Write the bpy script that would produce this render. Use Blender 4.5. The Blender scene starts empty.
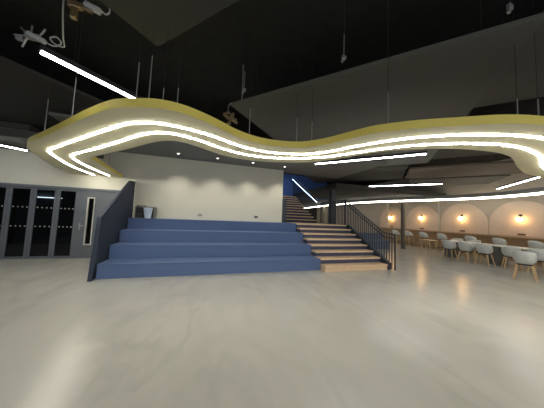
import bpy, bmesh, math, random
from mathutils import Vector, Matrix
from mathutils.geometry import tessellate_polygon
random.seed(7)
S = bpy.context.scene
COL = S.collection
PI = math.pi

# ------------------------------------------------------------------ materials
def mat(name, col, rough=.5, metal=0, emit=None, strength=0, spec=.5, var=0, scale=6, bump=0, stretch=(1, 1, 1)):
    m = bpy.data.materials.new(name); m.use_nodes = True
    nt = m.node_tree; b = nt.nodes['Principled BSDF']
    b.inputs['Base Color'].default_value = (*col, 1)
    b.inputs['Roughness'].default_value = rough
    b.inputs['Metallic'].default_value = metal
    b.inputs['Specular IOR Level'].default_value = spec
    if emit:
        b.inputs['Emission Color'].default_value = (*emit, 1)
        b.inputs['Emission Strength'].default_value = strength
    if var or bump:
        tc = nt.nodes.new('ShaderNodeTexCoord'); mp = nt.nodes.new('ShaderNodeMapping')
        mp.inputs['Scale'].default_value = stretch
        nt.links.new(tc.outputs['Object'], mp.inputs['Vector'])
        n = nt.nodes.new('ShaderNodeTexNoise'); n.inputs['Scale'].default_value = scale
        n.inputs['Detail'].default_value = 6
        nt.links.new(mp.outputs['Vector'], n.inputs['Vector'])
        if var:
            r = nt.nodes.new('ShaderNodeValToRGB')
            r.color_ramp.elements[0].position = .3; r.color_ramp.elements[1].position = .7
            r.color_ramp.elements[0].color = (*[c * (1 - var) for c in col], 1)
            r.color_ramp.elements[1].color = (*[min(1, c * (1 + var)) for c in col], 1)
            nt.links.new(n.outputs['Fac'], r.inputs['Fac'])
            nt.links.new(r.outputs['Color'], b.inputs['Base Color'])
        if bump:
            bp = nt.nodes.new('ShaderNodeBump'); bp.inputs['Strength'].default_value = bump
            bp.inputs['Distance'].default_value = .01
            nt.links.new(n.outputs['Fac'], bp.inputs['Height'])
            nt.links.new(bp.outputs['Normal'], b.inputs['Normal'])
    return m

def floor_mat():
    m = bpy.data.materials.new('poured_resin'); m.use_nodes = True
    nt = m.node_tree; b = nt.nodes['Principled BSDF']; N = nt.nodes.new; L = nt.links.new
    tc = N('ShaderNodeTexCoord')
    def noise(rot, sc, scale, det, dist):
        mp = N('ShaderNodeMapping'); mp.inputs['Rotation'].default_value = (0, 0, math.radians(rot)); mp.inputs['Scale'].default_value = sc
        L(tc.outputs['Object'], mp.inputs['Vector'])
        n = N('ShaderNodeTexNoise'); n.inputs['Scale'].default_value = scale; n.inputs['Detail'].default_value = det; n.inputs['Distortion'].default_value = dist
        L(mp.outputs['Vector'], n.inputs['Vector']); return n
    def ramp(src, stops):
        r = N('ShaderNodeValToRGB'); e = r.color_ramp.elements
        e[0].position, e[0].color = stops[0][0], (*stops[0][1], 1); e[1].position, e[1].color = stops[-1][0], (*stops[-1][1], 1)
        for p, c in stops[1:-1]: e.new(p).color = (*c, 1)
        L(src, r.inputs['Fac']); return r
    def mult(a, c):
        mx = N('ShaderNodeMix'); mx.data_type = 'RGBA'; mx.blend_type = 'MULTIPLY'; mx.inputs['Factor'].default_value = 1
        L(a, mx.inputs['A']); L(c, mx.inputs['B']); return mx.outputs['Result']
    g = lambda k: (.50 * k, .492 * k, .448 * k)
    broad = noise(-25, (1, .55, 1), .55, 4, 1.6)
    fine = noise(30, (1, .5, 1), 1.9, 8, 1.3)
    vein = noise(-18, (1, .34, 1), .5, 6, 1.1)
    c = ramp(broad.outputs['Fac'], [(.3, g(.95)), (.5, g(1)), (.7, g(1.06))]).outputs['Color']
    c = mult(c, ramp(fine.outputs['Fac'], [(.3, (.965,) * 3), (.7, (1.03,) * 3)]).outputs['Color'])
    c = mult(c, ramp(vein.outputs['Fac'], [(.36, (1,) * 3), (.43, (1.0,) * 3), (.47, (1.02,) * 3), (.495, (.94,) * 3), (.53, (1.03,) * 3), (.64, (1,) * 3)]).outputs['Color'])
    L(c, b.inputs['Base Color'])
    rr = N('ShaderNodeMapRange'); rr.inputs['To Min'].default_value = .17; rr.inputs['To Max'].default_value = .30
    L(fine.outputs['Fac'], rr.inputs['Value']); L(rr.outputs['Result'], b.inputs['Roughness'])
    b.inputs['Specular IOR Level'].default_value = .45
    return m

def glass_mat():
    m = bpy.data.materials.new('door_glass'); m.use_nodes = True
    nt = m.node_tree; nt.nodes.remove(nt.nodes['Principled BSDF']); out = nt.nodes['Material Output']
    t = nt.nodes.new('ShaderNodeBsdfTransparent'); t.inputs['Color'].default_value = (.55, .58, .58, 1)
    g = nt.nodes.new('ShaderNodeBsdfGlossy'); g.inputs['Roughness'].default_value = .02
    f = nt.nodes.new('ShaderNodeFresnel'); f.inputs['IOR'].default_value = 1.5
    mx = nt.nodes.new('ShaderNodeMixShader')
    nt.links.new(f.outputs[0], mx.inputs[0]); nt.links.new(t.outputs[0], mx.inputs[1]); nt.links.new(g.outputs[0], mx.inputs[2])
    nt.links.new(mx.outputs[0], out.inputs['Surface'])
    return m

M = dict(
    floor=floor_mat(), glass=glass_mat(),
    white_wall=mat('white_wall_paint', (.70, .68, .57), .75, var=.03, scale=2),
    beige_wall=mat('beige_wall_paint', (.44, .375, .305), .8, var=.04, scale=2),
    arch=mat('arch_panel_paint', (.62, .49, .385), .8, var=.04, scale=2),
    dark_wall=mat('dark_wall_paint', (.040, .038, .035), .8, var=.1),
    slate_wall=mat('slate_corridor_paint', (.11, .13, .16), .7, var=.1),
    blue_wall=mat('blue_wall_paint', (.09, .19, .52), .7, var=.08),
    black=mat('black_ceiling_paint', (.022, .022, .021), .9, var=.15),
    soffit=mat('grey_soffit_paint', (.20, .20, .19), .8, var=.05, scale=2),
    raft=mat('charcoal_acoustic_felt', (.10, .098, .085), .95, var=.08, scale=30),
    raft_warm=mat('lamp_tinted_felt', (.16, .125, .095), .95, var=.08, scale=30),  # warm lamplight on the panel put into the felt colour
    yellow=mat('yellow_ribbon_paint', (.92, .77, .17), .5, var=.03, scale=2),
    yellow_glare=mat('yellow_ribbon_glare', (.78, .72, .48), .6, var=.03, scale=2),  # ribbon yellow paled underneath, glare of the light lines put into the colour
    led=mat('light_strip_diffuser', (.9, .9, .85), .4, emit=(1, .965, .88), strength=34),
    led_bar=mat('linear_lamp_diffuser', (.9, .9, .9), .4, emit=(.96, .98, 1), strength=22),
    led_dim=mat('dim_lamp_diffuser', (.8, .85, .9), .4, emit=(.85, .92, 1), strength=3.5),
    led_edge=mat('ceiling_edge_diffuser', (.9, .9, .8), .4, emit=(1, .95, .80), strength=9),
    led_blue=mat('handrail_light_diffuser', (.8, .9, 1), .4, emit=(.55, .75, 1), strength=6),
    bulb=mat('warm_globe_glass', (1, .9, .7), .3, emit=(1, .60, .24), strength=26),
    spot_lens=mat('downlight_lens', (1, 1, 1), .3, emit=(1, .96, .88), strength=5),
    blue=mat('blue_tier_carpet', (.095, .150, .300), .7, var=.06, scale=40, bump=.1),
    navy=mat('navy_painted_steel', (.020, .027, .045), .45, var=.06),
    slat=mat('navy_slat_paint', (.030, .041, .068), .7, var=.08),
    raft_dark=mat('near_black_acoustic_felt', (.034, .033, .030), .95, var=.08, scale=30),
    riser=mat('navy_riser', (.055, .062, .11), .6, var=.08),
    wood=mat('oak_tread', (.80, .58, .37), .45, var=.14, scale=7, stretch=(1, 12, 12)),
    oak=mat('oak_leg', (.60, .42, .23), .45, var=.12, scale=9, stretch=(10, 10, 1)),
    counter_wood=mat('brown_counter_wood', (.37, .24, .13), .5, var=.16, scale=6, stretch=(8, 8, .8)),
    shell=mat('grey_chair_shell', (.64, .66, .63), .5, var=.03),
    table_top=mat('pale_table_laminate', (.80, .79, .74), .35, var=.02),
    greyframe=mat('grey_door_paint', (.155, .175, .20), .5, var=.04),
    trim_white=mat('white_frame_paint', (.75, .73, .68), .5, var=.02),
    chrome=mat('brushed_steel', (.6, .6, .6), .3, metal=1, var=.05),
    galv=mat('galvanised_steel', (.34, .34, .34), .45, metal=.6, var=.1, scale=30),
    brass=mat('brass_fitting', (.26, .19, .10), .4, metal=.7, var=.15, scale=30),
    cable=mat('pale_cable', (.42, .43, .44), .5, var=.06),
    darkmetal=mat('dark_column_paint', (.05, .05, .052), .5, var=.08),
    blackplastic=mat('black_plastic', (.02, .02, .022), .5, var=.1),
    greyplastic=mat('grey_pedestal_laminate', (.14, .145, .13), .5, var=.05),
    brownplate=mat('brown_plate', (.13, .065, .035), .5, var=.05),
    brown_col=mat('brown_column_paint', (.11, .10, .085), .5, var=.08),
    pale_post=mat('pale_post_paint', (.62, .57, .40), .5, var=.04),
    dim=mat('grey_socket_plate', (.42, .41, .37), .5, var=.03),
    blue_bench=mat('slate_blue_fabric', (.13, .17, .24), .8, var=.06, scale=40),
    bucket=mat('frosted_plastic', (.62, .70, .82), .35, var=.06),
    paper=mat('paper_notice', (.45, .45, .42), .8, var=.03),
)

# ------------------------------------------------------------------ mesh helpers
def obj(name, bm, m, parent=None, kind=None, smooth=False, loc=None, label=None):
    me = bpy.data.meshes.new(name)
    bmesh.ops.recalc_face_normals(bm, faces=bm.faces)
    bm.to_mesh(me); bm.free()
    for x in (m if isinstance(m, (list, tuple)) else [m]): me.materials.append(x)
    if smooth:
        for p in me.polygons: p.use_smooth = True
        if smooth != 'all':
            me.set_sharp_from_angle(angle=math.radians(40))
    o = bpy.data.objects.new(name, me); COL.objects.link(o)
    if parent: o.parent = parent
    if loc: o.location = loc
    if kind: o['kind'] = kind
    if label: o['label'] = label
    return o

def tag(o, label, cat, group=None, kind=None):
    o['label'] = label; o['category'] = cat
    if group: o['group'] = group
    if kind: o['kind'] = kind
    return o

def thing(name, label, cat, loc=(0, 0, 0), rz=0, group=None, kind=None):
    o = bpy.data.objects.new(name, None); COL.objects.link(o)
    o.empty_display_size = .2
    o.location = loc; o.rotation_euler = (0, 0, rz)
    return tag(o, label, cat, group, kind)

def dup(root, loc, rz, label):
    r = root.copy(); COL.objects.link(r); r.location = loc; r.rotation_euler = (0, 0, rz); r['label'] = label
    for ch in list(root.children):
        c = ch.copy(); COL.objects.link(c); c.parent = r
        for g in list(ch.children):
            d = g.copy(); COL.objects.link(d); d.parent = c
    return r

def box(bm, x0, x1, y0, y1, z0, z1, bev=0, rot=None, piv=(0, 0, 0)):
    r = bmesh.ops.create_cube(bm, size=1)
    vs = r['verts']
    for v in vs:
        v.co = Vector(((x0 + x1) / 2 + v.co.x * (x1 - x0), (y0 + y1) / 2 + v.co.y * (y1 - y0), (z0 + z1) / 2 + v.co.z * (z1 - z0)))
    if rot is not None:
        bmesh.ops.rotate(bm, verts=vs, cent=piv, matrix=rot)
    if bev:
        es = {e for v in vs for e in v.link_edges}
        bmesh.ops.bevel(bm, geom=list(es), offset=bev, segments=2, affect='EDGES', profile=.5)
    return bm

def B(*a, **k): return box(bmesh.new(), *a, **k)

def tube(bm, pts, r, n=8, caps=True, radii=None):
    pts = [Vector(p) for p in pts]; rings = []
    for i, p in enumerate(pts):
        d = (pts[min(i + 1, len(pts) - 1)] - pts[max(i - 1, 0)]).normalized()
        u = d.cross(Vector((0, 0, 1)))
        if u.length < .05: u = d.cross(Vector((0, 1, 0)))
        u.normalize(); w = d.cross(u)
        rr = radii[i] if radii else r
        rings.append([bm.verts.new(p + u * math.cos(2 * PI * k / n) * rr + w * math.sin(2 * PI * k / n) * rr) for k in range(n)])
    for a, b in zip(rings, rings[1:]):
        for k in range(n): bm.faces.new((a[k], a[(k + 1) % n], b[(k + 1) % n], b[k]))
    if caps:
        bm.faces.new(rings[0][::-1]); bm.faces.new(rings[-1])
    return bm

def T(pts, r, n=8, **k): return tube(bmesh.new(), pts, r, n, **k)

def lathe(bm, prof, n=16, c=(0, 0, 0)):
    rings = []
    for r, z in prof:
        if r < 1e-5: rings.append([bm.verts.new((c[0], c[1], c[2] + z))])
        else: rings.append([bm.verts.new((c[0] + r * math.cos(2 * PI * k / n), c[1] + r * math.sin(2 * PI * k / n), c[2] + z)) for k in range(n)])
    for a, b in zip(rings, rings[1:]):
        for k in range(n):
            A = [a[k % len(a)], a[(k + 1) % n % len(a)], b[(k + 1) % n % len(b)], b[k % len(b)]]
            f = list(dict.fromkeys(A))
            if len(f) > 2: bm.faces.new(f)
    return bm

def prism(bm, poly, z0, z1, mid_side=0, mat_bottom=0):
    lo = [bm.verts.new((x, y, z0)) for x, y in poly]; hi = [bm.verts.new((x, y, z1)) for x, y in poly]
    n = len(poly)
    for tri in tessellate_polygon([[Vector((x, y, 0)) for x, y in poly]]):
        f = bm.faces.new([lo[i] for i in tri]); f.material_index = mat_bottom
        f = bm.faces.new([hi[i] for i in tri]); f.material_index = mid_side
    for i in range(n):
        f = bm.faces.new((lo[i], lo[(i + 1) % n], hi[(i + 1) % n], hi[i])); f.material_index = mid_side
    return bm

def prism_x(poly, x0, x1):
    bm = bmesh.new(); prism(bm, poly, x0, x1)
    for v in bm.verts: v.co = Vector((v.co.z, v.co.x, v.co.y))
    return bm

def sheet(bm, path, w, z0, z1):
    """a bar of width w that follows a plan path, z0..z1"""
    L = []; n = len(path)
    for i, (x, y) in enumerate(path):
        a = path[max(i - 1, 0)]; b = path[min(i + 1, n - 1)]
        d = Vector((b[0] - a[0], b[1] - a[1])).normalized(); nn = Vector((-d.y, d.x)) * (w / 2)
        L.append([bm.verts.new((x + s * nn.x, y + s * nn.y, z)) for s, z in ((1, z0), (-1, z0), (-1, z1), (1, z1))])
    for a, b in zip(L, L[1:]):
        for k in range(4): bm.faces.new((a[k], a[(k + 1) % 4], b[(k + 1) % 4], b[k]))
    bm.faces.new(L[0][::-1]); bm.faces.new(L[-1])
    return bm

def smooth_path(p, sub=4):
    out = []
    for i in range(len(p) - 1):
        p0 = p[max(i - 1, 0)]; p1 = p[i]; p2 = p[i + 1]; p3 = p[min(i + 2, len(p) - 1)]
        for k in range(sub):
            t = k / sub
            out.append(tuple(.5 * (2 * b + (c - a) * t + (2 * a - 5 * b + 4 * c - d) * t * t + (3 * b - a - 3 * c + d) * t ** 3) for a, b, c, d in zip(p0, p1, p2, p3)))
    out.append(tuple(p[-1])); return out

# ------------------------------------------------------------------ room shell
YW = 7.73                                   # face of the white wall
obj('floor', B(-7.5, 13.2, -6, 23.2, -.15, 0), M['floor'], kind='structure')
obj('ceiling', B(-7.7, 13.2, -6, 23.2, 4.6, 4.75), M['black'], kind='structure')
bm = bmesh.new()
box(bm, -7.5, 2.8, YW, YW + .2, 2.15, 4.6)
box(bm, -2.62, 2.8, YW, YW + .2, 0, 2.15)
obj('wall_back', bm, M['white_wall'], kind='structure')
obj('wall_left', B(-7.7, -7.5, -6, 11.2, 0, 4.6), M['dark_wall'], kind='structure')
obj('wall_right', B(13, 13.2, -6, 23.2, 0, 4.6), M['beige_wall'], kind='structure')
obj('wall_far', B(5.6, 13, 23, 23.2, 0, 4.6), M['dark_wall'], kind='structure')
obj('wall_blue', B(2.5, 8.4, 13.4, 13.6, 2.95, 4.6), M['blue_wall'], kind='structure')
obj('wall_corridor', B(-7.5, -2.4, 11, 11.2, 0, 2.6), M['slate_wall'], kind='structure')
obj('wall_stairside', B(2.6, 2.8, YW + .2, 13.4, 0, 4.6), M['blue_wall'], kind='structure')
# lowered grey soffit in front of the white wall
bm = bmesh.new(); box(bm, -3.3, 5.6, 5.3, YW, 3.41, 3.47); box(bm, 2.8, 5.6, YW, 8.15, 3.41, 3.47)
obj('ceiling_soffit', bm, M['soffit'], kind='structure')
obj('ceiling_left', B(-7.5, -3.32, 6.3, YW, 3.12, 3.3), M['raft'], kind='structure')
obj('ceiling_gallery', B(5.62, 13, 8.2, 23, 3.0, 3.22), M['dark_wall'], kind='structure')
# corridor ceiling behind the glazed doors
obj('ceiling_corridor', B(-7.5, -2.4, YW + .2, 11, 2.6, 2.7), M['black'], kind='structure')
obj('trim_1', B(-7.5, -2.62, YW - .015, YW + .16, 2.08, 2.15), M['greyframe'], kind='structure')

# arched wall panels round the wall lamps
LAMP_Y = [3.15, 5.31, 7.47, 9.64, 11.88]
for i, y in enumerate(LAMP_Y):
    r = 1.065
    pts = [(y - r, 1.08), (y + r, 1.08)] + [(y + r * math.cos(a * PI / 24), 1.57 + r * math.sin(a * PI / 24)) for a in range(25)]
    bm = bmesh.new(); prism(bm, pts, 0, .03)
    for v in bm.verts: v.co = Vector((12.998 - v.co.z, v.co.x, v.co.y))
    obj('trim_%d' % (i + 2), bm, M['arch'], kind='structure')

# ------------------------------------------------------------------ glazed doors
def leaf(n, x0, x1):
    g = .004; x0 += g; x1 -= g
    y0, y1 = YW + .03, YW + .09
    bm = bmesh.new()
    sw = .062
    box(bm, x0, x0 + sw, y0, y1, .005, 2.075, bev=.004); box(bm, x1 - sw, x1, y0, y1, .005, 2.075, bev=.004)
    box(bm, x0 + sw, x1 - sw, y0, y1, 2.02, 2.075); box(bm, x0 + sw, x1 - sw, y0, y1, .005, .065)
    d = obj('door_%d' % n, bm, M['greyframe'], kind='structure')
    obj('glass_pane', B(x0 + sw, x1 - sw, YW + .055, YW + .065, .065, 2.02), M['glass'], d)
    bm = bmesh.new(); w = x1 - x0 - 2 * sw
    for z in (1.49, .935):
        for k in range(4):
            r = bmesh.ops.create_cone(bm, cap_ends=True, segments=10, radius1=.017, radius2=.017, depth=.004)
            bmesh.ops.rotate(bm, verts=r['verts'], matrix=Matrix.Rotation(PI / 2, 3, 'X'))
            bmesh.ops.translate(bm, verts=r['verts'], vec=(x0 + sw + w * (k + .5) / 4, YW + .052, z))
    obj('manifestation_dots', bm, M['trim_white'], d)
for n, (a, b) in enumerate(((-7.15, -6.60), (-6.60, -6.05), (-6.05, -5.50), (-5.50, -4.96), (-4.96, -4.40), (-4.40, -3.885))):
    leaf(n + 1, a, b)
# plain grey door with a slim vision panel
bm = bmesh.new(); dx0, dx1 = -3.88, -2.64
vx0, vx1, vz0, vz1 = -3.635, -3.44, .40, 1.87
for a in ((dx0, vx0, .005, 2.075), (vx1, dx1, .005, 2.075), (vx0, vx1, .005, vz0), (vx0, vx1, vz1, 2.075)):
    box(bm, a[0], a[1], YW + .02, YW + .08, a[2], a[3])
d7 = obj('door_7', bm, M['greyframe'], kind='structure')
bm = bmesh.new(); w = .028
for a in ((vx0, vx0 + w, vz0, vz1), (vx1 - w, vx1, vz0, vz1), (vx0 + w, vx1 - w, vz0, vz0 + w), (vx0 + w, vx1 - w, vz1 - w, vz1)):
    box(bm, a[0], a[1], YW + .005, YW + .07, a[2], a[3])
vf = obj('vision_frame', bm, M['trim_white'], d7)
obj('glass_pane', B(vx0 + w, vx1 - w, YW + .045, YW + .055, vz0 + w, vz1 - w), M['glass'], vf)
bm = bmesh.new()
box(bm, -3.80, -3.755, YW + .008, YW + .02, .86, 1.06, bev=.004)
tube(bm, [(-3.777, YW + .01, .99), (-3.777, YW - .045, .99), (-3.70, YW - .05, .99), (-3.655, YW - .05, .985)], .011)
obj('lever_handle', bm, M['chrome'], d7)

# ------------------------------------------------------------------ seating steps and stairs
RZ = .161
steps = thing('amphitheatre_steps', 'wide blue carpeted seating steps with four tiers in front of the white wall', 'seating steps', (.49, 5.34, 0))
for k in range(4):
    y0 = 5.34 + .6 * k; z0, z1 = .322 * k, .322 * (k + 1); xl = -2.715 - .03 * k
    b = obj('tier', B(xl, 2.69, .6 * k, YW - 5.345, z0 + .0005, z1 - .03), M['blue'], steps)
    obj('nosing', B(xl, 2.69, .6 * k - .015, YW - 5.345, z1 - .0295, z1, bev=.006), M['blue'], b)

st = thing('lower_staircase', 'lower stair flight with oak treads and navy risers beside the blue tiers', 'stairs', (4.3, 5.1, 0))
X0, X1 = -1.10, 1.10
for k in range(8):
    y = .29 * k; z = RZ * (k + 1)
    far = 4.385 if k == 7 else y + .31
    obj('tread', B(X0, X1, y - .012, far, z - .05, z, bev=.006), M['wood'], st)
    obj('riser', B(X0 + .01, X1 - .005, y + .012, far - .002 if k == 7 else y + .30, z - RZ + .0005, z - .0505), M['wood'] if k == 0 else M['riser'], st)
bm = bmesh.new()
pr = [(-.02, 0), (.25, 0), (2.6, 1.0), (4.38, 1.0), (4.38, 1.30), (2.03, 1.30), (-.02, .2)]
prism(bm, pr , 1.105, 1.22)
for v in bm.verts: v.co = Vector((v.co.z, v.co.x, v.co.y))
obj('stringer', bm, M['navy'], st)

up = thing('upper_staircase', 'upper stair flight rising from the landing towards the blue wall', 'stairs', (4.18, 9.5, 0))
for k in range(10):
    y = .3 * k; z = 1.288 + RZ * (k + 1); far = 3.85 if k == 9 else y + .32
    obj('tread', B(-1.18, 1.17, y - .02, far, z - .05, z, bev=.006), M['wood'], up)
    obj('riser', B(-1.17, 1.165, y + .012, y + .06, z - RZ + .0005, z - .0505), M['riser'], up)
bm = bmesh.new()
prism(bm, [(0, 1.29), (3.0, 2.86), (3.0, 2.6), (.3, 1.0), (0, 1.0)], 1.172, 1.21)
for v in bm.verts: v.co = Vector((v.co.z, v.co.x, v.co.y))
obj('stringer', bm, M['navy'], up)
tag(obj('stair_side_wall', B(2.81, 2.99, YW + .005, 9.47, 1.29, 2.26, bev=.01), M['navy']), 'dark blue low wall end between white wall and upper stairs', 'low wall')

# ------------------------------------------------------------------ balustrades
def balustrade(root, xs, path, bar_y, foot, top, flat, bar_w, mt, newels, rails=(0, -.13), bar_t=.011):
    """path: (y,z) of the top rail; bars run from foot(y) to top(y)"""
    for n, dz in enumerate(rails):
        bm = bmesh.new()
        pr = [(y, z + dz) for y, z in path]
        L = []
        for y, z in pr: L.append([bm.verts.new((a, y, z + b)) for a, b in ((-flat, -.016), (flat, -.016), (flat, .016), (-flat, .016))])
        for a, b in zip(L, L[1:]):
            for k in range(4): bm.faces.new((a[k], a[(k + 1) % 4], b[(k + 1) % 4], b[k]))
        bm.faces.new(L[0][::-1]); bm.faces.new(L[-1])
        obj('handrail' if n == 0 else 'lower_rail', bm, mt, root)
    for y in bar_y:
        z0, z1 = foot(y), top(y)
        obj('baluster', B(-bar_t, bar_t, -bar_w / 2, bar_w / 2, z0, z1), mt, root, loc=(0, y, 0))
    for y, z0, z1 in newels:
        obj('newel_post', B(-.014, .014, -.02, .02, z0, z1, bev=.003), mt, root, loc=(0, y, 0))

def interp(p, y):
    if y <= p[0][0]: return p[0][1]
    for (a, b), (c, d) in zip(p, p[1:]):
        if y <= c: return b + (d - b) * (y - a) / (c - a)
    return p[-1][1]

rr = thing('stair_balustrade', 'dark metal bar balustrade on the right side of the oak-tread stairs', 'balustrade', (5.56, 0, 0))
rp = [(4.98, 1.09), (5.40, 1.12), (7.42, 2.35), (9.45, 2.36)]
ft = [(4.98, .012), (5.3, .02), (7.2, 1.06), (9.5, 1.08)]
ys = [5.09 + .1 * i for i in range(44)]
balustrade(rr, 5.49, rp, ys, lambda y: interp(ft, y), lambda y: interp(rp, y) - .017, .02, .022, M['navy'], [(4.98, 0, 1.10), (7.42, 1.2, 2.35), (9.42, 1.2, 2.36)])

lr = thing('left_balustrade', 'solid looking dark navy balustrade of close upright slats at left end of tiers', 'balustrade', (-2.01, .0065, 0), .05)
lp = [(5.385, 1.31), (7.20, 2.40), (7.68, 2.44)]
ys = [5.43 + .055 * i for i in range(41)]
balustrade(lr, -2.27, lp, ys, lambda y: .012, lambda y: interp(lp, y) - .016, .03, .036, M['slat'], [(7.68, 0, 2.43)], rails=(0,))
obj('foot_plate', B(-.036, .036, 5.24, 7.69, 0, .011), M['navy'], lr)
obj('infill_plate', prism_x([(5.245, .0115), (5.42, .0115), (5.42, 1.30)], -.012, .012), M['slat'], lr)
obj('front_plate', prism_x([(5.185, 0), (5.235, 0), (5.415, 1.325), (5.365, 1.325)], -.036, .036), M['slat'], lr)

hr = thing('lit_handrail', 'diagonal light strip handrail along the upper stairs against the blue wall', 'handrail', (5.37, 0, 0))
hp = [(9.5, 2.38), (12.95, 4.2)]
obj('rail_tube', T([(0, y, z + .03) for y, z in hp], .03), M['navy'], hr)
obj('light_strip', T([(-.01, y, z - .012) for y, z in hp], .014), M['led_blue'], hr)
obj('upper_rail', T([(.02, y, z + .16) for y, z in hp], .015), M['galv'], hr)
for i in range(24):
    y = 9.6 + .14 * i
    obj('baluster', B(-.008, .008, -.012, .012, interp([(9.5, 1.45), (12.5, 3.0)], y), interp(hp, y)), M['navy'], hr, loc=(.03, y, 0))

# ------------------------------------------------------------------ wavy ribbon
outer = [(-4.06,7.70),(-3.99,7.0),(-3.76,6.2),(-3.52,5.51),(-3.35,5.02),(-3.22,4.77),(-3.0,4.48),(-2.61,4.09),(-2.11,3.58),(-1.68,3.13),(-1.34,2.79),(-1.11,2.58),(-.97,2.49),(-.82,2.43),(-.66,2.37),(-.51,2.35),(-.37,2.37),(-.24,2.42),(-.05,2.53),(.1,2.64),(.31,2.8),(.59,2.92),(.89,2.95),(1.29,2.86),(1.56,2.6),(1.77,2.24),(1.9,2.03),(2.04,1.89),(2.27,1.71),(2.57,1.53),(2.77,1.41),(3.0,1.29),(3.37,1.18),(4.3,1.02),(5.8,.95),(7.5,1.1),(9.0,1.5)]
inner = [(-2.74,7.70),(-2.68,7.0),(-2.56,6.0),(-2.45,5.2),(-2.3,5.0),(-1.86,4.55),(-1.56,4.25),(-1.22,3.89),(-.93,3.58),(-.73,3.41),(-.58,3.35),(-.43,3.36),(-.27,3.46),(-.05,3.62),(.16,3.77),(.45,3.87),(.81,3.89),(1.16,3.83),(1.65,3.62),(1.93,3.41),(2.14,3.14),(2.3,2.86),(2.45,2.62),(2.62,2.43),(2.91,2.22),(3.22,2.06),(3.49,1.97),(3.85,1.9),(4.15,1.88),(4.48,1.92),(4.81,2.02),(5.24,2.17),(5.78,2.33),(6.27,2.43),(6.95,2.47),(8.0,2.52),(9.0,2.6)]
l1 = [(-3.46,7.60),(-3.40,6.46),(-3.25,5.75),(-3.12,5.25),(-3.02,4.98),(-2.86,4.74),(-2.64,4.51),(-2.11,3.97),(-1.66,3.51),(-1.34,3.2),(-1.16,3.02),(-1.03,2.91),(-.79,2.79),(-.59,2.75),(-.38,2.78),(-.18,2.84),(.06,2.95),(.35,3.13),(.66,3.24),(.99,3.25),(1.42,3.14),(1.67,2.96),(1.86,2.72),(2.0,2.49),(2.14,2.29),(2.28,2.12),(2.49,1.91),(2.82,1.69),(3.08,1.57),(3.38,1.46),(3.62,1.40),(3.9,1.36),(4.6,1.32),(6.0,1.35),(7.5,1.5),(9.0,1.85)]
l2 = [(-3.02,7.46),(-2.99,6.45),(-2.94,5.88),(-2.87,5.45),(-2.76,5.16),(-2.58,4.91),(-2.06,4.4),(-1.63,3.95),(-1.21,3.49),(-1.0,3.27),(-.81,3.12),(-.65,3.05),(-.52,3.04),(-.41,3.07),(-.19,3.16),(.08,3.35),(.4,3.51),(.73,3.57),(1.08,3.53),(1.53,3.36),(1.93,3.06),(2.19,2.72),(2.35,2.51),(2.51,2.33),(2.75,2.1),(3.13,1.87),(3.43,1.75),(3.68,1.67),(3.95,1.64),(4.2,1.64),(4.46,1.67),(4.78,1.73),(5.17,1.85),(5.64,2.01),(6.4,2.15),(7.5,2.2),(9.0,2.25)]
rb = thing('suspended_ceiling_ribbon', 'long wavy yellow ceiling ribbon with two white light lines hung over the floor', 'ceiling feature', (0, 0, 2.56))
bm = bmesh.new()
prism(bm, smooth_path(outer, 3) + smooth_path(inner, 3)[::-1], 0, .10, mid_side=0, mat_bottom=1)
obj('ribbon_band', bm, [M['yellow'], M['yellow_glare']], rb)
obj('light_strip', sheet(bmesh.new(), smooth_path(l1, 3), .026, -.010, -.0005), M['led'], rb)
obj('light_strip', sheet(bmesh.new(), smooth_path(l2, 3), .026, -.010, -.0005), M['led'], rb)
for x, y, h in ((-2.5, 3.98, .5), (-1.8, 3.28, .55), (-.82, 2.46, .42), (-.69, 2.42, .50), (-.55, 2.40, .15), (-.41, 2.42, .2), (.5, 2.93, .42), (1.25, 2.90, .40), (1.44, 2.76, .30), (2.05, 1.93, .42), (3.15, 1.28, .2), (3.36, 1.21, .2), (-3.4, 6.6, .5), (-2.7, 6.6, .5), (4.8, 1.4, .5), (6.5, 1.6, .5)):
    r = obj('hanging_rod', T([(x, y, .101), (x, y, .101 + h)], .006), M['galv'], rb)
    obj('rod_fade', T([(x, y, .1015 + h), (x, y, 2.035)], .0025, 6), M['black'], r)  # upper rod thin and black, its fade into the dark put into colour

# ------------------------------------------------------------------ linear lamps, 2.5 m, all at 45 degrees
def linear(x, y, ang, label, L=2.5, z=3.0, top=4.6, mt='led_bar'):
    t = thing('linear_ceiling_lamp', label, 'ceiling lamp', (x, y, z), ang, 'straight suspended lamps')
    obj('housing', B(-L / 2, L / 2, -.032, .032, .0, .055, bev=.004), M['blackplastic'], t)
    obj('diffuser', B(-L / 2 + .01, L / 2 - .01, -.021, .021, -.020, -.0005, bev=.004), M[mt], t)
    for s in (-1, 1):
        obj('suspension_wire', T([(s * L * .4, 0, .055), (s * L * .4, 0, top - z)], .0016, 6), M['black'], t)
q = PI / 4
linear(-1.68 + .883, 2.5 + .883, q, 'straight white lamp at upper left running behind top of yellow ribbon')
linear(-4.75 - .883, 7.09 - .883, q, 'straight white lamp at the far left edge above the grey doors', top=3.12)
linear(3.61, 4.10, -q, 'straight white lamp just below the ribbon, in front of the stair soffit')
linear(7.46, 6.30, -q, 'straight white lamp farther back above the stair railing')
linear(10.28, 4.32, q, 'slanted white lamp at right above the chairs, near the ribbon end')
linear(4.2, 11.6, 0, 'added unseen straight lamp over the top landing of the upper stairs', L=2.0, z=4.45)  # out-of-sight lamp added to brighten the upper treads and blue wall
t = thing('lit_wall_panel', 'blue wall panel with a pale light strip on top, seen through the glazed doors', 'wall panel', (-6.5, 10.995, 1.58))
obj('panel', B(-.42, .42, -.03, 0, 0, .34, bev=.004), M['blue_bench'], t)
obj('light_strip', B(-.44, .44, -.05, 0, .342, .37, bev=.003), M['led_dim'], t)
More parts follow.
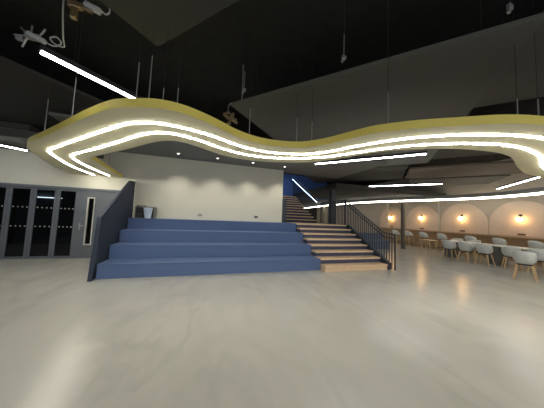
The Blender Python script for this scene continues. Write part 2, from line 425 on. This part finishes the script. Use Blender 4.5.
# unseen lamps added behind the camera to brighten the room
linear(-2.6, -1.6, -q, 'added unseen straight white lamp behind the viewer, left')
linear(2.0, -2.4, q, 'added unseen straight white lamp behind the viewer, middle')
linear(6.8, -1.4, -q, 'added unseen straight white lamp behind the viewer, right')

# ------------------------------------------------------------------ acoustic rafts laid out on the 45 degree grid
def raft(s0, s1, t0, t1, label, z=3.5, mt='raft', hangers=True):
    s, t = (s0 + s1) / 2, (t0 + t1) / 2; k = math.sqrt(.5)
    cx, cy = (s + t) * k, (s - t) * k
    r = thing('acoustic_ceiling_panel', label, 'ceiling panel', (cx, cy, z), q, 'dark square-cornered panels hung from the ceiling')
    a, b = (s1 - s0) / 2, (t1 - t0) / 2
    obj('panel', B(-a, a, -b, b, 0, .06, bev=.006), M[mt], r)
    for u in (-.8, .8):
        for v in (-.8, .8):
            obj('hanger_wire', T([(a * u, b * v, .06), (a * u, b * v, 4.6 - z)], .004, 6), M['black'], r)
raft(2.84, 5.3, -2.45, 1.43, 'large charcoal ceiling panel above the middle of the ribbon')
raft(-2.2, 1.41, -2.43, .4, 'charcoal ceiling panel overhead whose corner points down at top left', mt='raft_dark')
raft(-1.2, 3.6, -8.2, -4.68, 'dark ceiling panel at far left behind the slanted lamp', mt='raft_dark')
raft(2.7, 5.2, 1.55, 5.2, 'dark ceiling panel at the upper right corner, higher than its neighbour', z=3.75)
raft(5.95, 8.45, -3.4, 1.42, 'grey ceiling panel above the lamp beside the stair soffit', z=3.52, mt='soffit')
raft(8.55, 11.2, -3.2, .9, 'dark ceiling panel behind the stair railing lamp', z=3.52)
raft(8.75, 10.6, .95, 4.5, 'lamp-tinted ceiling panel over the dining area', z=3.42, mt='raft_warm')
raft(5.95, 8.3, 1.47, 5.4, 'dark ceiling panel at right between ribbon and lamp-tinted panel', z=3.6)
raft(11.0, 12.9, 1.2, 4.4, 'dark ceiling panel farthest right over the bar stools', z=3.42)

# ------------------------------------------------------------------ hanging cable bits
def clampset(x, y, z, h, label):
    t = thing('hanging_clamp', label, 'ceiling clamp', (x, y, z))
    obj('threaded_rod', T([(0, 0, .05), (0, 0, .05 + h)], .007), M['galv'], t)
    obj('rod_extension', T([(0, 0, .051 + h), (0, 0, 4.6 - z)], .0068), M['black'], t)
    bm = B(-.03, .03, -.014, .014, .0, .05, bev=.004); box(bm, -.02, .012, -.01, .01, -.05, .0, rot=Matrix.Rotation(.5, 3, 'Y'))
    obj('clamp_jaw', bm, M['galv'], t)
clampset(1.56, 2.16, 3.55, .30, 'small clamp on a thin rod above the large ceiling panel, top centre')
clampset(.44, 3.30, 3.55, .30, 'small clamp on a thin rod left of centre above the wavy ribbon')
clampset(2.66, 1.10, 3.55, .02, 'small pale clamp on edge of large panel at upper right')
t = thing('cable_junction', 'white cable junction with looped cord hanging by left end of slanted lamp', 'cable fitting', (-2.1, 3.08, 3.5)); t.scale = (.8, .8, .8)
obj('fitting', B(-.14, .10, -.035, .035, -.03, .04, bev=.02, rot=Matrix.Rotation(.35, 3, 'Y')), M['cable'], t)
lp_ = [(.10, 0, -.03), (.2, .0, -.06), (.27, .02, .02), (.2, .03, .11), (.13, .02, .07), (.2, 0, -.02), (.33, -.02, -.05), (.32, -.04, .08), (.36, -.16, .34), (.38, -.22, .6), (.40, -.25, 1.1)]
obj('looped_cord', T(smooth_path(lp_, 5), .011, 6), M['cable'], t)
bm = bmesh.new()
box(bm, -.15, .02, -.02, .04, -.025, .055)
for a, b in (((-.12, 0, .03), (-.22, .02, .13)), ((-.1, .02, .05), (-.1, .03, .2)), ((-.14, 0, 0), (-.27, 0, -.02)), ((-.12, 0, -.02), (-.18, .02, -.17)), ((.0, .02, .05), (.06, .02, .19))): tube(bm, [a, b], .012, 6)
clip = B(-.24, -.16, -.03, .03, -.09, -.03, bev=.01)
obj('bracket', bm, M['galv'], t)
obj('clip', clip, M['galv'], t)
t = thing('cable_junction', 'brass and white fitting with loose cord at the very top left', 'cable fitting', (-1.31, 2.40, 3.47)); t.scale = (.8, .8, .8)
bm = bmesh.new(); box(bm, -.17, -.02, -.03, .03, -.03, .05, bev=.015); box(bm, -.13, -.07, -.03, .03, -.17, -.03, bev=.01); box(bm, -.2, -.1, -.03, .03, .05, .10, bev=.01); tube(bm, [(-.02, 0, 0), (.08, 0, -.03)], .02)
obj('bracket', bm, M['brass'], t)
obj('fitting', B(-.03, .16, -.035, .035, .02, .10, bev=.025, rot=Matrix.Rotation(.3, 3, 'Y')), M['cable'], t)
obj('looped_cord', T(smooth_path([(.14, 0, .06), (.22, 0, 0), (.26, 0, .06), (.23, 0, .2), (.2, -.05, .6), (.2, -.05, 1.1)], 5), .01, 6), M['cable'], t)
t = thing('cable_junction', 'cluster of small brass fittings behind the ribbon, left of its dip', 'cable fitting', (.30, 4.05, 3.40))
bm = bmesh.new(); random.seed(3)
tube(bm, [(-.13, 0, .06), (0, 0, 0), (.14, 0, -.07)], .03); tube(bm, [(.05, 0, .12), (0, 0, 0), (-.02, 0, -.12)], .03)
for i in range(9):
    x, z = random.uniform(-.12, .14), random.uniform(-.12, .12)
    box(bm, x - .03, x + .03, -.03, .03, z - .02, z + .02, bev=.008, rot=Matrix.Rotation(random.uniform(-.8, .8), 3, 'Y'), piv=(x, 0, z))
obj('bracket', bm, M['brass'], t)
obj('looped_cord', T(smooth_path([(-.02, 0, .1), (-.06, 0, .22), (0, 0, .32), (.1, 0, .30), (.2, 0, .36), (.2, 0, 1.19)], 5), .014, 6), M['galv'], t)
t = thing('ceiling_air_unit', 'dark boxy ceiling unit with a pale rim above the left doors', 'ceiling unit', (-4.75, 6.85, 3.31))
obj('body', B(-.42, .42, -.42, .42, .02, .45, bev=.02), M['raft'], t)
bm = bmesh.new()
for a in ((-.44, .44, -.44, -.40), (-.44, .44, .40, .44), (-.44, -.40, -.40, .40), (.40, .44, -.40, .40)): box(bm, *a, 0, .03)
obj('rim', bm, M['galv'], t)

# ------------------------------------------------------------------ downlights
spot_words = ['first of four small downlights above white wall, from the left', 'second of four small downlights above white wall, from the left', 'third of four small downlights above white wall, from the left', 'small downlight nearest the stairs at the white wall end']
for (x, y), w in zip(((-1.06, 7.08), (.17, 7.08), (1.40, 7.10), (2.63, 7.14)), spot_words):
    t = thing('recessed_downlight', w, 'downlight', (x, y, 3.41), 0, 'downlights in the grey soffit')
    obj('bezel', lathe(bmesh.new(), [(.035, -.012), (.055, -.012), (.06, -.001), (.035, -.001), (.035, -.012)]), M['trim_white'], t)
    obj('lens', lathe(bmesh.new(), [(0, -.010), (.034, -.010), (.034, -.002), (0, -.002)]), M['spot_lens'], t)
    ld = bpy.data.lights.new('downlight_lamp', 'SPOT'); ld.energy = 48; ld.spot_size = math.radians(104); ld.spot_blend = .9; ld.color = (1, .93, .80); ld.shadow_soft_size = .03
    lo = bpy.data.objects.new('downlight_lamp', ld); COL.objects.link(lo); lo.parent = t; lo.location = (0, 0, -.03)

# ------------------------------------------------------------------ curved lit edge of the far ceiling
edge = [(10.8, 22.2), (10.4, 18.9), (10.05, 15.6), (9.99, 12.8), (10.4, 10.41), (10.87, 9.39), (11.29, 8.45), (11.82, 7.36), (12.12, 6.14), (12.05, 5.08), (11.74, 4.19), (11.2, 3.3), (10.6, 2.6)]
e2 = smooth_path(edge, 5)
t = thing('curved_ceiling_edge', 'curved lit edge of the lower ceiling sweeping above the wall lamps', 'ceiling light', (0, 0, 2.75))
obj('fascia', sheet(bmesh.new(), e2, .05, .06, .245), M['soffit'], t)
obj('light_strip', sheet(bmesh.new(), e2, .08, -.02, .0595), M['led_edge'], t)

# ------------------------------------------------------------------ columns and posts
def column(name, x, y, w, z1, m, label, z0=0):
    t = thing(name, label, 'column', (x, y, z0))
    obj('shaft', B(-w / 2, w / 2, -w / 2, w / 2, .03 if z0 == 0 else .0, z1 - z0, bev=.01), m, t)
    obj('base_plate', B(-w / 2 - .03, w / 2 + .03, -w / 2 - .03, w / 2 + .03, 0, .029) if z0 == 0 else B(-w / 2 - .01, w / 2 + .01, -w / 2 - .01, w / 2 + .01, -.0, .012), m, t)
column('square_column', 5.93, 8.95, .26, 2.99, M['darkmetal'], 'thick dark column at the back of the stair landing')
column('square_column', 10.75, 9.1, .15, 2.68, M['brown_col'], 'slim dark column standing on the floor right of the stair railing')
column('pale_column', 10.5, 17.0, .34, 2.99, M['pale_post'], 'pale column in the shadow just right of the upper stairs')
column('pale_post', 12.75, 12.0, .10, 2.99, M['pale_post'], 'pale slim post behind the farthest wall lamp above railing', z0=1.051)
column('pale_post', 12.75, 8.48, .05, 2.99, M['dim'], 'thin grey post standing on the counter between wall lamps', z0=1.051)

# ------------------------------------------------------------------ wall lamps and sockets
lamp_words = ['warm globe wall lamp at the far right above the nearest stools', 'warm globe wall lamp nearest the viewer that shows fully', 'warm globe wall lamp in the arch over the middle stools', 'warm globe wall lamp just right of the slim dark column', 'warm globe wall lamp seen over the stair railing']
for y, w in zip(LAMP_Y, lamp_words):
    t = thing('wall_lamp', w, 'wall lamp', (12.967, y, 1.86), 0, 'globe wall lamps in the arches')
    bm = lathe(bmesh.new(), [(0, 0), (.055, 0), (.055, .02), (0, .02)])
    for v in bm.verts: v.co = Vector((-v.co.z, v.co.x, v.co.y + .13))
    obj('back_plate', bm, M['blackplastic'], t)
    obj('arm', T([(-.02, 0, .13), (-.15, 0, .13), (-.15, 0, .075)], .012), M['blackplastic'], t)
    obj('cap', lathe(bmesh.new(), [(0, .08), (.045, .08), (.05, .055), (0, .055)], c=(-.15, 0, 0)), M['blackplastic'], t)
    obj('globe', lathe(bmesh.new(), [(.085 * math.sin(a * PI / 10), -.035 - .085 * math.cos(a * PI / 10)) for a in range(11)], c=(-.15, 0, 0)), M['bulb'], t, smooth='all')
sock_words = ['brown socket plate below the rightmost lamp', 'brown socket plate on the arch wall below the nearest full lamp', 'brown socket plate below the middle wall lamp', 'brown socket plate below lamp by the slim column', 'brown socket plate below the lamp over the railing']
def socket(loc, rz, w, h, m, label, group):
    t = thing('wall_socket', label, 'socket', loc, rz, group)
    obj('face_plate', B(-w / 2, w / 2, -.012, 0, -h / 2, h / 2, bev=.003), m, t)
    bm = bmesh.new()
    for s in (-1, 1): box(bm, s * w * .22 - .016, s * w * .22 + .016, -.0145, -.0121, -.016, .016)
    obj('outlets', bm, M['blackplastic'], t)
for y, w in zip(LAMP_Y, sock_words): socket((12.966, y, 1.17), -PI / 2, .24, .075, M['brownplate'], w, 'brown sockets under the wall lamps')
socket((-.31, YW - .001, 1.46), 0, .15, .09, M['dim'], 'pale socket plate on the white wall, left of the dark one', 'sockets on the white wall')
socket((1.74, YW - .001, 1.47), 0, .14, .085, M['greyplastic'], 'dark socket plate on the white wall near the stairs', 'sockets on the white wall')

# ------------------------------------------------------------------ counter, stools
t = thing('bar_counter', 'long brown wooden bar counter along the arched wall', 'counter', (12.98, 7.9, 0))
obj('worktop', B(-.45, -.005, -5.2, 5.2, 1.0, 1.05, bev=.006), M['counter_wood'], t)
obj('front_panel', B(-.26, -.02, -5.15, 5.15, 0, .9995), M['counter_wood'], t)

def shell_mesh(rim, r, seat, back_h, front_h, side_h, recline=.16):
    bm = bmesh.new(); n, mth = 28, 8; rows = []
    bm_c = bm.verts.new((0, 0, seat))
    for j in range(1, mth + 1):
        v = j / mth; row = []
        for i in range(n):
            a = 2 * PI * i / n
            back = max(0, -math.sin(a))              # back at -y
            side = abs(math.cos(a)); front = max(0, math.sin(a))
            top = front_h * front ** 1.2 + side_h * (1 - front ** 1.2) if front > 0 else side_h + (back_h - side_h) * back ** .6
            rad = r * min(1, v * 1.35) ** .9 * (.94 + .08 * abs(math.sin(2 * a)))
            k = max(0, (v - .5) / .5) ** 1.1
            z = seat + (top - seat) * k + .012 * min(1, v * 2)
            x = math.cos(a) * rad * 1.03; y = math.sin(a) * rad - recline * back * max(0, z - seat)
            x *= 1 + .10 * max(0, z - seat)
            row.append(bm.verts.new((x, y, z)))
        rows.append(row)
    for i in range(n): bm.faces.new((bm_c, rows[0][i], rows[0][(i + 1) % n]))
    for a, b in zip(rows, rows[1:]):
        for i in range(n): bm.faces.new((a[i], b[i], b[(i + 1) % n], a[(i + 1) % n]))
    bmesh.ops.recalc_face_normals(bm, faces=bm.faces)
    bmesh.ops.solidify(bm, geom=list(bm.faces), thickness=.014)
    return bm

def make_chair(label):
    t = thing('tub_chair', label, 'chair', (0, 0, 0), 0, 'grey tub chairs around the long table')
    obj('shell', shell_mesh(0, .222, .43, .80, .47, .70), M['shell'], t, smooth='all')
    obj('seat_frame', B(-.145, .145, -.14, .14, .405, .432, bev=.006), M['blackplastic'], t)
    for sx in (-1, 1):
        for sy in (-1, 1):
            obj('leg', T([(sx * .135, sy * .13, .415), (sx * .205, sy * .20, 0)], 0, 8, radii=[.025, .018]), M['oak'], t)
    return t

def make_stool(label):
    t = thing('bar_stool', label, 'bar stool', (0, 0, 0), 0, 'bar stools along the wooden counter')
    obj('shell', shell_mesh(0, .21, .64, .97, .66, .80), M['shell'], t, smooth='all')
    obj('seat_frame', B(-.13, .13, -.13, .13, .605, .632, bev=.006), M['blackplastic'], t)
    for sx in (-1, 1):
        for sy in (-1, 1):
            obj('leg', T([(sx * .12, sy * .12, .615), (sx * .23, sy * .23, 0)], 0, 8, radii=[.019, .012]), M['oak'], t)
    c = [(.208, .208, .2), (-.208, .208, .2), (-.208, -.208, .2), (.208, -.208, .2), (.208, .208, .2)]
    bm = bmesh.new()
    for a, b in zip(c, c[1:]): tube(bm, [a, b], .009, 6)
    obj('footrest', bm, M['blackplastic'], t)
    return t

# the shells are built facing +y; rz = -90 degrees turns them to face +x
F = -PI / 2
near = [((10.02, 6.27), F + .12, 'grey tub chair farthest from the viewer in the near row of the long table'),
        ((10.02, 5.66), F - .1, 'grey tub chair second from the far end of the near row'),
        ((10.04, 5.10), F + .05, 'grey tub chair in the near row just before the visible grey table leg'),
        ((10.22, 4.46), F + .6, 'grey tub chair turned sideways in the near row, right of the grey table leg'),
        ((10.2, 3.80), F - .05, 'grey tub chair in near row, half hidden behind the chair at the picture edge'),
        ((8.68, 3.52), F + .3, 'grey tub chair nearest the viewer, pulled out from the table at right edge'),
        ((11.75, 7.02), -F + .1, 'grey tub chair across the long table, farthest of the far row'),
        ((11.75, 6.36), -F - .1, 'grey tub chair across the long table, nearer one of the far row')]
c0 = None
for (x, y), rz, lab in near:
    if c0 is None:
        c0 = make_chair(lab); c0.location = (x, y, 0); c0.rotation_euler = (0, 0, rz)
    else: dup(c0, (x, y, 0), rz, lab)
stools = [(10.93, 'bar stool farthest along the counter, seen through the railing end'),
          (10.0, 'bar stool left of the slim dark column, second farthest'),
          (9.05, 'bar stool right of the slim dark column'),
          (8.05, 'bar stool under the thin grey counter post'),
          (6.75, 'bar stool mostly hidden behind the tub chairs'),
          (5.72, 'bar stool at the counter straight behind the grey table leg'),
          (4.65, 'bar stool nearest the right edge of the picture')]
s0 = None
for y, lab in stools:
    x = 12.33
    if s0 is None:
        s0 = make_stool(lab); s0.location = (x, y, 0); s0.rotation_euler = (0, 0, F)
    else: dup(s0, (x, y, 0), F + random.uniform(-.15, .15), lab)

t = thing('long_table', 'long pale topped table on grey slab legs between two chair rows', 'table', (10.9, 5.0, 0))
obj('tabletop', B(-.36, .36, -1.85, 1.95, .705, .74, bev=.005), M['table_top'], t)
for y in (-1.6, .12, 1.7):
    obj('slab_leg', B(-.27, .27, y - .16, y + .16, 0, .7045, bev=.004), M['greyplastic'], t)
t = thing('side_table', 'small wooden table with splayed legs left of the chair row', 'table', (9.75, 6.95, 0))
obj('tabletop', B(-.24, .24, -.24, .24, .71, .74, bev=.005), M['oak'], t)
for sx in (-1, 1):
    for sy in (-1, 1): obj('leg', T([(sx * .17, sy * .17, .71), (sx * .23, sy * .23, 0)], 0, 8, radii=[.02, .013]), M['oak'], t)
t = thing('low_bench', 'slate blue upholstered bench behind the stair railing', 'bench', (8.85, 9.3, 0))
obj('base', B(-.85, .85, -.3, .3, 0, .30, bev=.01), M['blue_bench'], t)
obj('seat', B(-.87, .87, -.33, .18, .3005, .46, bev=.03), M['blue_bench'], t)
obj('backrest', B(-.87, .87, .185, .33, .3005, .84, bev=.03), M['blue_bench'], t)

# ------------------------------------------------------------------ odds on the top tier
TZ = 1.288
t = thing('equipment_case', 'dark open case standing on top tier beside the left balustrade', 'case', (-1.93, 7.45, TZ))
bm = bmesh.new()
for a in ((-.26, .26, -.17, .17, 0, .02), (-.26, .26, -.17, .17, .34, .36), (-.26, -.24, -.17, .17, .02, .34), (.24, .26, -.17, .17, .02, .34), (-.24, .24, .15, .17, .02, .34), (-.01, .01, -.15, .15, .02, .34)): box(bm, *a)
obj('body', bm, M['greyplastic'], t)
for k in range(2): obj('drawer', B(-.235, -.015, -.16, .14, .04 + .15 * k, .17 + .15 * k, bev=.005), M['blackplastic'], t)
t = tag(obj('plastic_bin', lathe(bmesh.new(), [(0, 0), (.085, 0), (.125, .33), (.118, .33), (.08, .012), (0, .012)], 20), M['bucket'], loc=(-1.88, 7.14 + .03, TZ), smooth=True), 'tapered frosted plastic bin in front of the dark case', 'bin')
t.location = (-1.80, 7.275 - .005 - .13, TZ)
t = thing('black_tray', 'thin black tray on top of dark case next to the balustrade', 'tray', (-2.06, 7.45, TZ + .36))
obj('plate', B(-.12, .12, -.1, .1, .022, .036, bev=.003), M['blackplastic'], t)
bm = bmesh.new()
for sx in (-1, 1):
    for sy in (-1, 1): box(bm, sx * .1 - .008, sx * .1 + .008, sy * .08 - .008, sy * .08 + .008, 0, .0215)
obj('feet', bm, M['blackplastic'], t)

# ------------------------------------------------------------------ camera
cam = bpy.data.cameras.new('camera'); co = bpy.data.objects.new('camera', cam); COL.objects.link(co)
cam.sensor_fit = 'HORIZONTAL'; cam.sensor_width = 36; cam.lens = 204 / 544 * 36; cam.clip_start = .05; cam.clip_end = 100
pitch, roll, yaw = 0.06887, 0.03977, 0.29677
cy, sy, cp, sp, cr, sr = math.cos(yaw), math.sin(yaw), math.cos(pitch), math.sin(pitch), math.cos(roll), math.sin(roll)
right = Vector((cy, -sy, 0)); down = Vector((0, 0, -1)); fwd = Vector((sy, cy, 0))
down, fwd = cp * down + sp * fwd, cp * fwd - sp * down
right, down = cr * right - sr * down, sr * right + cr * down
m = Matrix((right, -down, -fwd)).transposed().to_4x4(); m.translation = (0, 0, 1.45)
co.matrix_world = m
S.camera = co

# ------------------------------------------------------------------ world and view
w = bpy.data.worlds.new('World'); S.world = w; w.use_nodes = True
w.node_tree.nodes['Background'].inputs['Color'].default_value = (.95, .97, 1, 1)
w.node_tree.nodes['Background'].inputs['Strength'].default_value = .75
S.view_settings.view_transform = 'Standard'; S.view_settings.look = 'None'
S.view_settings.exposure = .35; S.view_settings.gamma = 1; S.view_settings.use_curve_mapping = False
